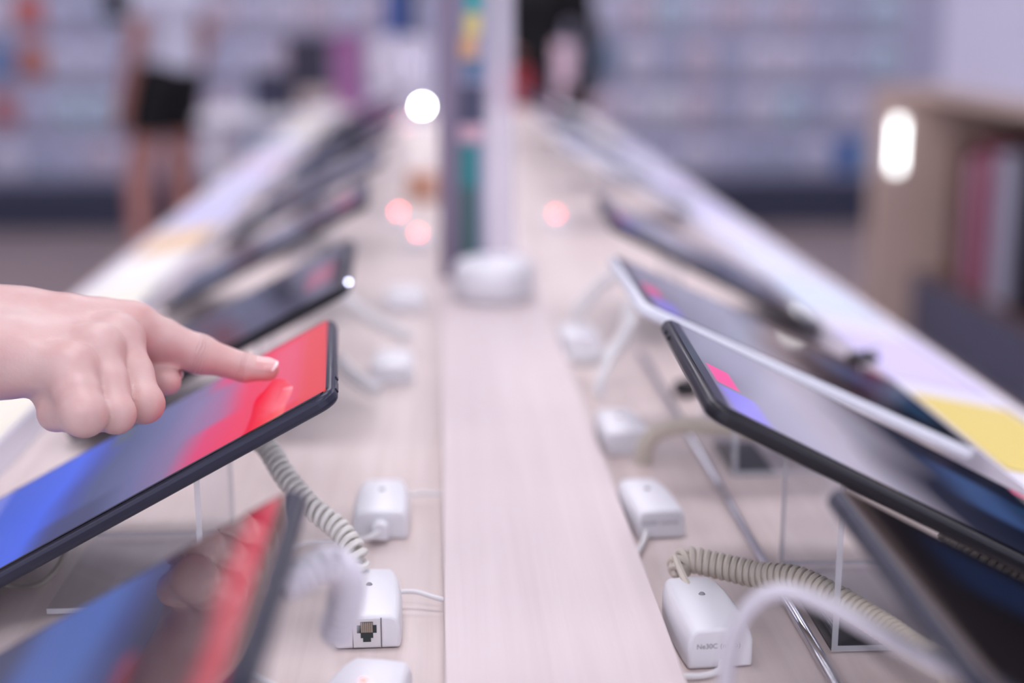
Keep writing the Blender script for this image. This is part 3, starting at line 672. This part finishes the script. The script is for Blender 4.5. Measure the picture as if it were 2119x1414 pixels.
# ---- full figures
def figure(root, loc, face, pose, skin, top, bottom, hair_m, shoe_m, height=1.66, sleeve='short', legs='bare', arms_skip=(), h=.014, hair_len=.16):
    """one continuous body; clothing and hair are children. pose: dict of joint offsets in the figure's own axes (x right, y front)"""
    k = height / 1.66; c, s = math.cos(face), math.sin(face)
    def W(p): return np.array((loc[0] + (p[0] * c - p[1] * s) * k, loc[1] + (p[0] * s + p[1] * c) * k, p[2] * k))
    J = dict(head=(0, .02, 1.53), chin=(0, .05, 1.44), neck=(0, 0, 1.40), chest=(0, 0, 1.24), waist=(0, 0, 1.04), pelvis=(0, 0, .93),
             sl=(-.165, 0, 1.345), sr=(.165, 0, 1.345), el=(-.215, -.02, 1.08), er=(.215, -.02, 1.08), wl=(-.225, .05, .85), wr=(.225, .05, .85), fl=(-.225, .07, .76), fr=(.225, .07, .76),
             hl=(-.085, 0, .90), hr=(.085, 0, .90), kl=(-.09, .02, .49), kr=(.09, .02, .49), al=(-.09, -.02, .08), ar=(.09, -.02, .08), tl=(-.09, .14, .03), tr=(.09, .14, .03))
    J.update(pose); J = {q: W(v) for q, v in J.items()}
    def C(P, a, b2, ra, rb): return sd_cone(P, J[a], J[b2], ra * k, rb * k)
    def torso(P, g=0.):
        d = smin(C(P, 'neck', 'chest', .06 + g, .125 + g), C(P, 'chest', 'waist', .125 + g, .105 + g), .05)
        d = smin(d, C(P, 'sl', 'sr', .058 + g, .058 + g), .07); d = smin(d, C(P, 'waist', 'pelvis', .108 + g, .13 + g), .05); return d
    def leg(P, q, g=0.): return smin(C(P, 'h' + q, 'k' + q, .085 + g, .056 + g), C(P, 'k' + q, 'a' + q, .056 + g, .036 + g), .02)
    def body(P):
        d = torso(P)
        d = smin(d, C(P, 'head', 'chin', .098, .052), .03); d = smin(d, C(P, 'head', 'neck', .05, .052), .03)
        nose = (J['chin'] - J['head']) * .45 + J['head'] + np.array((-s, c, 0)) * .085 * k; d = smin(d, np.linalg.norm(P - nose, axis=-1) - .012 * k, .02)
        for q in 'lr':
            if q not in arms_skip:
                a = smin(C(P, 's' + q, 'e' + q, .048, .036), C(P, 'e' + q, 'w' + q, .037, .025), .015); a = smin(a, C(P, 'w' + q, 'f' + q, .028, .022), .015); d = smin(d, a, .02)
                fd = J['f' + q] - J['w' + q]; fd = fd / np.linalg.norm(fd); sd_ = np.cross(fd, np.array((-s, c, 0))); sd_ = sd_ / max(1e-6, np.linalg.norm(sd_))
                ln_ = (.075, .085, .08, .062)
                for n_ in range(4):
                    o_ = np.array((-s, c, 0)) * (.028 - .019 * n_) * k; d = np.minimum(d, sd_cone(P, J['f' + q] + o_, J['f' + q] + o_ + fd * ln_[n_] * k, .0105 * k, .008 * k))
                tb_ = J['w' + q] + fd * .03 + np.array((-s, c, 0)) * .03 * k; d = smin(d, sd_cone(P, tb_, tb_ + fd * .055 * k + np.array((-s, c, 0)) * .025 * k, .012 * k, .009 * k), .008)
            d = smin(d, leg(P, q), .02); d = smin(d, C(P, 'a' + q, 't' + q, .04, .03), .02)
        return d
    A = np.array(list(J.values())); lo, hi = A.min(0) - .16, A.max(0) + .17; lo[2] = max(lo[2], -.03)
    sdf_obj('body', body, lo, hi, h, skin, root, 1)
    zt = J['pelvis'][2] - .02 * k
    def shirt(P):
        d = torso(P, .010)
        for q in 'lr':
            e = J['s' + q] + (J['e' + q] - J['s' + q]) * (.55 if sleeve == 'short' else 1.)
            a = sd_cone(P, J['s' + q], e, .060 * k, .050 * k)
            if sleeve == 'long' and q not in arms_skip: a = smin(a, C(P, 'e' + q, 'w' + q, .047, .036), .015)
            d = smin(d, a, .02)
        return np.maximum(np.maximum(d, P[..., 2] - J['neck'][2] - .01 * k), zt - .06 * k - P[..., 2])
    sdf_obj('shirt', shirt, lo, hi, h, top, root, 1)
    def trous(P):
        d = C(P, 'waist', 'pelvis', .112, .142)
        for q in 'lr': d = smin(d, leg(P, q, .016), .03)
        e = np.maximum(d, P[..., 2] - zt - .07 * k)
        return np.maximum(e, (J['kl'][2] + (.17 * k if legs == 'bare' else -.34 * k)) - P[..., 2])
    sdf_obj('shorts' if legs == 'bare' else 'trousers', trous, lo, hi, h, bottom, root, 1)
    def hairf(P):
        fr_ = np.array((-s, c, 0)); d = sd_ell(P, J['head'] - fr_ * .02 * k + np.array((0, 0, .02)), (.115 * k, .115 * k, .115 * k))
        bk = J['head'] - fr_ * .075 * k; d = smin(d, sd_cone(P, bk, bk - np.array((0, 0, hair_len * k)), .075 * k, .055 * k), .04)
        return np.maximum(d, ((P - J['head']) @ fr_) - (.035 * k + .6 * np.maximum(0, P[..., 2] - J['head'][2] - .03)))
    sdf_obj('hair', hairf, lo, hi, h, hair_m, root, 1)
    for q in 'lr':
        sdf_obj('shoe', lambda P, q=q: np.maximum(smin(C(P, 'a' + q, 't' + q, .05, .042), sd_cone(P, J['a' + q] - np.array((0, 0, .03)), J['t' + q], .05 * k, .04 * k), .02), -P[..., 2]), np.minimum(J['a' + q], J['t' + q]) - .12, np.maximum(J['a' + q], J['t' + q]) + .12, h * .7, shoe_m, root, 1)
    for sg in (-1, 1):                                          # eyes
        fr_ = np.array((-s, c, 0)); rt = np.array((c, s, 0)); e = J['head'] * .72 + J['chin'] * .28 + fr_ * .078 * k + rt * sg * .032 * k
        bm = bmesh.new(); bmesh.ops.create_uvsphere(bm, u_segments=12, v_segments=8, radius=.011 * k)
        o = link('eye', bm, mat('eye', (40, 30, 28), .2), root); o.matrix_parent_inverse = root.matrix_world.inverted(); o.location = e
HAIRD = mat('dark_hair', (34, 27, 30), .5); HAIRB = mat('brown_hair', (92, 64, 50), .5); SHOE = mat('white_shoe', (220, 220, 226), .5); SHOEB = mat('black_shoe', (30, 30, 34), .5)
GREYTOP = mat('pale_grey_top', (190, 190, 200), .8); JEANS = mat('blue_jeans', (66, 84, 120), .8); WTOP = mat('lilac_white_top', (206, 206, 226), .8)
BLK = mat('black_cloth', (11, 11, 16), .85); NAVYC = mat('navy_cloth', (52, 68, 116), .85); DNAVY = mat('dark_navy_cloth', (34, 36, 56), .85)
figure(person, (-.80, .74), math.radians(-90), dict(sl=(-.165, .02, 1.345), el=(.02, .28, 1.02), er=(.21, -.04, 1.08)), SKIN, GREYTOP, JEANS, HAIRB, SHOE, 1.66, sleeve='short', legs='long', arms_skip=('l',))
bpy.context.view_layer.update()
# upper arm of the reaching arm continues from the elbow into the sleeve
sh = Vector((-.775, .90, 1.345)); shs = sh.lerp(el, .45)
o = sdf_obj('upper_arm', lambda P: smin(sd_cone(P, tuple(sh), tuple(el), .05, .0405), sd_cone(P, tuple(el), tuple(el.lerp(Vector(wr_r), .16)), .0405, .030), .02), np.minimum(np.array(sh), np.array(el)) - .09, np.maximum(np.array(sh), np.array(el)) + .12, .004, HANDSKIN, person, 2)

# hand, arm and body become one mesh
bpy.context.view_layer.update(); dg = bpy.context.evaluated_depsgraph_get(); bmj = bmesh.new()
olds = [hand, o] + [c for c in person.children if c.name.startswith('body')]
for q_ in olds:
    me_ = bpy.data.meshes.new_from_object(q_.evaluated_get(dg)); bmj.from_mesh(me_); bpy.data.meshes.remove(me_)
for q_ in olds: bpy.data.objects.remove(q_)
bmesh.ops.transform(bmj, matrix=Matrix.Identity(4), verts=bmj.verts)
me_ = bpy.data.meshes.new('body'); bmj.to_mesh(me_); bmj.free(); me_.materials.clear(); me_.materials.append(HANDSKIN)
for p_ in me_.polygons: p_.material_index = 0; p_.use_smooth = True
hand = bpy.data.objects.new('body', me_); COL.objects.link(hand); hand.parent = person; hand.matrix_parent_inverse = person.matrix_world.inverted()
for q_ in (n1, n2): q_.parent = hand; q_.matrix_parent_inverse = Matrix.Identity(4)

def walker(label, loc, face, pose, top, bottom, hair, **kw):
    r = thing('person', label, 'person', (loc[0], loc[1], 0)); bpy.context.view_layer.update()
    figure(r, loc, face, pose, WALKERSKIN, top, bottom, hair, kw.pop('shoe', SHOE), **kw); return r
q = aty(350, 185, 6.4)
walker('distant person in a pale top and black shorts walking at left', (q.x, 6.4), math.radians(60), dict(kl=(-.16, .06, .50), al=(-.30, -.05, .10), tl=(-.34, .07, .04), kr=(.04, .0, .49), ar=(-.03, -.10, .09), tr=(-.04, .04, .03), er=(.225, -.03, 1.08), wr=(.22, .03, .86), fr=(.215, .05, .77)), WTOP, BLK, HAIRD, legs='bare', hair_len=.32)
hb = aty(288, 0, 6.2); hbt = thing('shoulder_bag', 'black shoulder bag carried by the person in shorts', 'bag', (q.x - .13, 6.22, 1.16), .5)
bm = bmesh.new(); prism(bm, rrect(.17, .08, .03), 0, .14); link('body', bm, BLK, hbt, bevel=.012)
bm = bmesh.new(); tube(bm, catmull([(-.07, 0, .13), (-.02, .05, .22), (.05, .12, .27), (.09, .10, .2), (.07, 0, .13)], 8), .008, 8); link('strap', bm, BLK, hbt)
q = aty(1108, 60, 6.0); pr = walker('distant person in black clothes right of the poster post', (q.x, 6.0), math.radians(170), dict(er=(.23, .0, 1.09), wr=(.12, .20, 1.04), fr=(.07, .25, 1.035)), BLK, DNAVY, HAIRD, legs='long', sleeve='long', shoe=SHOEB)

# ------------------------------------------------------------------ poster stands on the centre board
def poster_stand(label, x, y, printed=True, base=True):
    z0 = TZ + SH; t = thing('poster_stand', label, 'poster stand', (x, y, z0), 0, 'poster stands on the centre board')
    if base:
        bm = bmesh.new(); lathe(bm, [(.032, 0), (.040, .002), (.0425, .010), (.0425, .030), (.038, .038), (.030, .041), (.004, .0415)], 48, (.003, -.115, .0003), 1., 1.0); link('base', bm, WHITE, t, bevel=.001)
    link('post', B(-.052, -.031, -.012, .008, 0, .55), GREYP, t, bevel=.002)
    link('clear_panel', B(-.001, .030, .004, .008, 0, .50), ACRYLM, t, smooth=False)
    if printed:
        po = link('poster', B(-.031, -.001, .004, .008, .0, .50), mat('poster_paper', (150, 150, 176), .5), t, smooth=False)
        for z0_, z1_, x0, x1, rgb in ((.01, .10, -.030, -.010, (74, 108, 110)), (.10, .146, -.030, -.009, (52, 136, 140)), (.150, .167, -.030, -.004, (214, 176, 190)), (.169, .209, -.029, -.003, (74, 76, 100)), (.215, .238, -.022, -.004, (90, 118, 150)), (.238, .262, -.029, -.010, (214, 170, 130)), (.262, .285, -.024, -.006, (214, 200, 130)), (.286, .31, -.022, -.005, (50, 160, 160)), (.31, .34, -.03, -.02, (214, 170, 205)), (.312, .36, -.018, -.004, (150, 200, 214))):
            link('printed_patch', B(x0, x1, .0025, .0040, z0_, z1_), mat('ink_%d_%d_%d' % rgb, rgb, .5), po, smooth=False)
    return t
poster_stand('grey poster post with coloured print and round white base', .052, 1.55)
poster_stand('distant plain poster post further along the board', .062, 3.1, printed=False, base=False)
t = thing('display_stand', 'far white display panel with a dark blue header on the table, left of the board', 'display stand', (-.10, 3.95, TZ + .0004))
link('foot', B(-.09, .09, -.03, .03, 0, .008), WHITE2, t, smooth=False)
link('panel', B(-.08, .085, -.003, .003, .008, .235), ACRYLM, t, smooth=False)
link('header', B(-.045, .045, -.004, .004, .235, .42), mat('blue_header', (54, 80, 140), .5), t, smooth=False)
link('header_stripe', B(.012, .045, -.0055, -.004, .235, .42), mat('ink_navy', (34, 42, 76), .5), t, smooth=False)
# small items along the board
def glow_spot(label, P, r, rgb, st, name='small_glow'):
    t = thing(name, label, 'glow_spot', (P.x, P.y, P.z - r))
    bm = bmesh.new(); lathe(bm, [(r * .3, -.004), (r * 1.1, -.002), (r * 1.1, .0)], 20); link('socket', bm, GREYP, t)
    bm = bmesh.new(); bmesh.ops.create_uvsphere(bm, u_segments=16, v_segments=12, radius=r); bmesh.ops.translate(bm, verts=bm.verts, vec=(0, 0, r)); link('glow_ball', bm, mat('glow_%d_%g' % (int(P.x * 1000), st), rgb, .4, emit=st), t); return t

# ------------------------------------------------------------------ wall packs
PK = [((224, 224, 248), 'pale lilac'), ((208, 210, 238), 'grey lilac'), ((234, 230, 250), 'milky lilac'), ((194, 200, 228), 'dull blue grey'), ((228, 214, 232), 'pinkish grey'), ((208, 226, 246), 'light blue')]
pack_me = {}
def pack_meshes(rgb):
    if rgb in pack_me: return pack_me[rgb]
    bm = bmesh.new(); prism(bm, [(-.075, -.20), (.075, -.20), (.075, -.02), (.03, -.02), (.03, 0), (-.03, 0), (-.03, -.02), (-.075, -.02)], -.004, 0, 'y')
    a = link('backing_card', bm, mat('pack_%d_%d_%d' % rgb, rgb, .55), smooth=False)
    bm = B(-.05, .05, -.03, -.004, -.18, -.06)
    c = link('blister', bm, mat('blister_%d_%d_%d' % rgb, tuple(int(v * .82) for v in rgb), .35), bevel=.006)
    pack_me[rgb] = (a.data, c.data, c.modifiers[0].width); bpy.data.objects.remove(a); bpy.data.objects.remove(c); return pack_me[rgb]
O_ = ['first', 'second', 'third', 'fourth', 'fifth', 'sixth', 'seventh', 'eighth', 'ninth', 'tenth', 'eleventh', 'twelfth', 'thirteenth', 'fourteenth', 'fifteenth']
def hang(label, x, z, rgb, group):
    t = thing('hanging_pack', label, 'package', (x, Y1 - .012, z), 0, group)
    a, c, _ = pack_meshes(rgb)
    for nm, me in (('backing_card', a), ('blister', c)):
        o = bpy.data.objects.new(nm, me); COL.objects.link(o); o.parent = t
    return t
SPEC = {('left', 0, 1): ((220, 120, 112), 'red'), ('left', 1, 1): ((204, 128, 112), 'orange red'), ('left', 2, 0): ((200, 132, 140), 'dusty red'), ('left', 1, 0): ((120, 150, 200), 'blue'),
        ('right', 3, 10): ((70, 122, 196), 'blue'), ('right', 2, 4): ((238, 238, 252), 'bright white'), ('right', 1, 2): ((140, 158, 186), 'steel blue')}
for side, x0, n in (('left', -2.46, 14), ('right', .62, 12)):
    for r in range(4):
        for j in range(n):
            rgb, nm = SPEC.get((side, r, j)) or PK[R_.randrange(6)]
            hang('%s pack, %s from the left in row %d of the %s back wall' % (nm, O_[j], r + 1, side), x0 + j * .178, 1.30 - r * .275, rgb, 'packs on the %s back wall' % side)
# rails above the packs
for side, x0, x1 in (('left', -2.58, .02), ('right', .5, 2.72)):
    for r in range(4):
        tag(link('hook_rail', B(x0, x1, Y1 - .010, Y1, 1.302 - r * .275, 1.322 - r * .275), mat('grey_rail', (140, 142, 162), .5), smooth=False), '%s grey hook rail on the %s back wall' % (('top', 'second', 'third', 'bottom')[r], side), 'rail', 'hook rails on the back wall')

# ------------------------------------------------------------------ distant things left of the post
def carton(label, name, cat, P, sz, rgb, rz=0., group=None, lid=True):
    t = thing(name, label, cat, P, rz, group); m = mat('carton_%d_%d_%d' % rgb, rgb, .55)
    link('body', B(-sz[0] / 2, sz[0] / 2, -sz[1] / 2, sz[1] / 2, 0, sz[2]), m, t, bevel=.006)
    if lid: link('lid', B(-sz[0] / 2 - .003, sz[0] / 2 + .003, -sz[1] / 2 - .003, sz[1] / 2 + .003, sz[2] - .05, sz[2] + .004), m, t, bevel=.004)
    return t
dy = 5.4; q = aty(640, 230, dy)
dt = thing('side_table', 'distant white side table carrying dark boxes at left of centre', 'table', (q.x, dy, 0))
link('tabletop', B(-.38, .40, -.22, .22, q.z - .03, q.z), WHITE2, dt, smooth=False)
for sx in (-.35, .33):
    for sy in (-.19, .16): link('leg', B(sx, sx + .03, sy, sy + .03, 0, q.z - .031), WHITE2, dt, smooth=False)
def on_t(px, yo=0.): a = aty(px, 230, dy + yo); return (a.x, dy + yo, q.z + .0005)
carton('low dark navy box on the distant side table', 'storage_box', 'box', on_t(560), (.11, .14, .14), (46, 48, 72), group='boxes on the distant side table')
carton('tall charcoal box on the distant side table', 'storage_box', 'box', on_t(642, .05), (.15, .14, .27), (52, 48, 66), group='boxes on the distant side table')
carton('magenta box on the distant side table', 'storage_box', 'box', on_t(722, .02), (.10, .12, .28), (150, 92, 142), group='boxes on the distant side table')
carton('beige box in front of the charcoal box on the side table', 'storage_box', 'box', on_t(655, -.155), (.12, .08, .08), (190, 174, 172), group='boxes on the distant side table')
hx = pr.location.x + (.07 * math.cos(math.radians(170)) - .25 * math.sin(math.radians(170))); hy = 6.0 + (.07 * math.sin(math.radians(170)) + .25 * math.cos(math.radians(170)))
bag = carton('red shopping bag hanging from the hand of the person in black', 'shopping_bag', 'bag', (hx, hy - .03, .80), (.14, .08, .17), (186, 60, 66), lid=False)
for yo in (-.03, .03):
    bm = bmesh.new(); tube(bm, catmull([(-.045, yo, .165), (-.035, yo * .8, .20), (0, yo * .3, .232), (.035, yo * .8, .20), (.045, yo, .165)], 8), .004, 8); link('handle', bm, mat('bag_handle', (120, 40, 48), .6), bag)
carton('small pink carton on the far end of the table', 'carton', 'box', (.385, 4.42, TZ + .0005), (.05, .05, .20), (226, 196, 210))
carton('small black box on the far right end of the table', 'carton', 'box', (.405, 4.27, TZ + .0005), (.07, .06, .075), (26, 26, 32))
P = aty(880, 425, 2.3); carton('small brown carton on the table beside the poster post', 'carton', 'box', (-.028, 2.32, TZ + .0005), (.045, .04, .04), (204, 156, 132), lid=True)

# ------------------------------------------------------------------ right-hand wooden gondola
GY = 5.2; gx0, gx1 = aty(1806, 400, GY).x, aty(1898, 400, GY).x; ZT = .93; GL = 2.6
gt = thing('shelf_unit', 'wood framed low shelf unit on the right behind the table', 'shelf', (gx1, GY, 0), 0)
ex = gx0 - gx1
link('end_panel', B(ex, .55, 0, .05, 0, ZT), WOODT, gt, smooth=False, bevel=.003)
link('end_panel', B(0, .55, -GL, -GL + .05, 0, ZT - .041), WOODT, gt, smooth=False, bevel=.003)
link('top_board', B(-.02, .55, -GL, -.001, ZT - .04, ZT), WOODT, gt, smooth=False, bevel=.003)
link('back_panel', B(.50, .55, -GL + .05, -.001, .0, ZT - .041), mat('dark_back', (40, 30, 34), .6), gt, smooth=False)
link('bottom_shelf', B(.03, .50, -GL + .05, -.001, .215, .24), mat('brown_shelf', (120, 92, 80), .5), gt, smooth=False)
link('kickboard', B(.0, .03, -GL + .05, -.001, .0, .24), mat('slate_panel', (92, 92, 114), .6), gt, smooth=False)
for y, rgb, nm, wd, hh in ((-.16, (96, 56, 54), 'brown', .10, .50), (-.30, (196, 150, 172), 'pink', .08, .46), (-.41, (140, 34, 78), 'magenta', .09, .52), (-.58, (186, 186, 206), 'silver white', .12, .50), (-.78, (22, 24, 44), 'navy', .15, .54), (-1.0, (14, 14, 18), 'black', .15, .52), (-1.25, (50, 30, 34), 'dark plum', .16, .5), (-1.52, (24, 24, 30), 'charcoal', .16, .5)):
    carton('%s box standing inside the wooden shelf unit' % nm, 'product_box', 'box', (gx1 + .22, GY + y, .2405), (.26, wd, hh), rgb, 0, 'boxes inside the shelf unit', lid=False)
carton('big white carton on top of the wooden shelf unit', 'carton', 'box', (gx1 + .27, GY - .75, ZT + .0005), (.50, 1.3, .5), (222, 222, 244), 0, lid=True)
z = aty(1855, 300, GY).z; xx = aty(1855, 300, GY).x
t = thing('glow_spot', 'bright white glint on the wooden end of the shelf unit', 'glow_spot', (xx, GY, z - .09))
link('strip_back', B(-.02, .02, -.010, -.0005, -.008, .188), WHITE2, t, smooth=False); link('glow_plate', B(-.014, .014, -.016, -.010, 0, .18), mat('glint_strip', (255, 255, 255), .5, emit=6), t, smooth=False)  # reflected glint on the wood, built as an added glowing strip
# small glowing balls on stems between the rows
P = aty(874, 220, 3.6); 
def glow_post(label, px, py, y, r, st, rgb=(255, 255, 255)):
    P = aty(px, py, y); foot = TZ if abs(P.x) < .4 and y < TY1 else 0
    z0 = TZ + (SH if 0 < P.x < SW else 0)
    t = thing('glow_point', label, 'glow_spot', (P.x, y, z0)); h = P.z - z0
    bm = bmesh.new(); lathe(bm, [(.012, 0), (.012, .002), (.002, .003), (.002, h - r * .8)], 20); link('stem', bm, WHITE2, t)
    bm = bmesh.new(); bmesh.ops.create_uvsphere(bm, u_segments=16, v_segments=12, radius=r); bmesh.ops.translate(bm, verts=bm.verts, vec=(0, 0, h)); link('glow_ball', bm, mat('glow_ball_%g' % st, rgb, .4, emit=st), t)
glow_post('bright white ball glowing left of the poster post', 874, 220, 3.6, .006, 120)
glow_post('faint lilac glint above the far left tablets', 852, 132, 4.2, .006, 14, (214, 212, 240))  # this glint is imitated by an added glowing ball
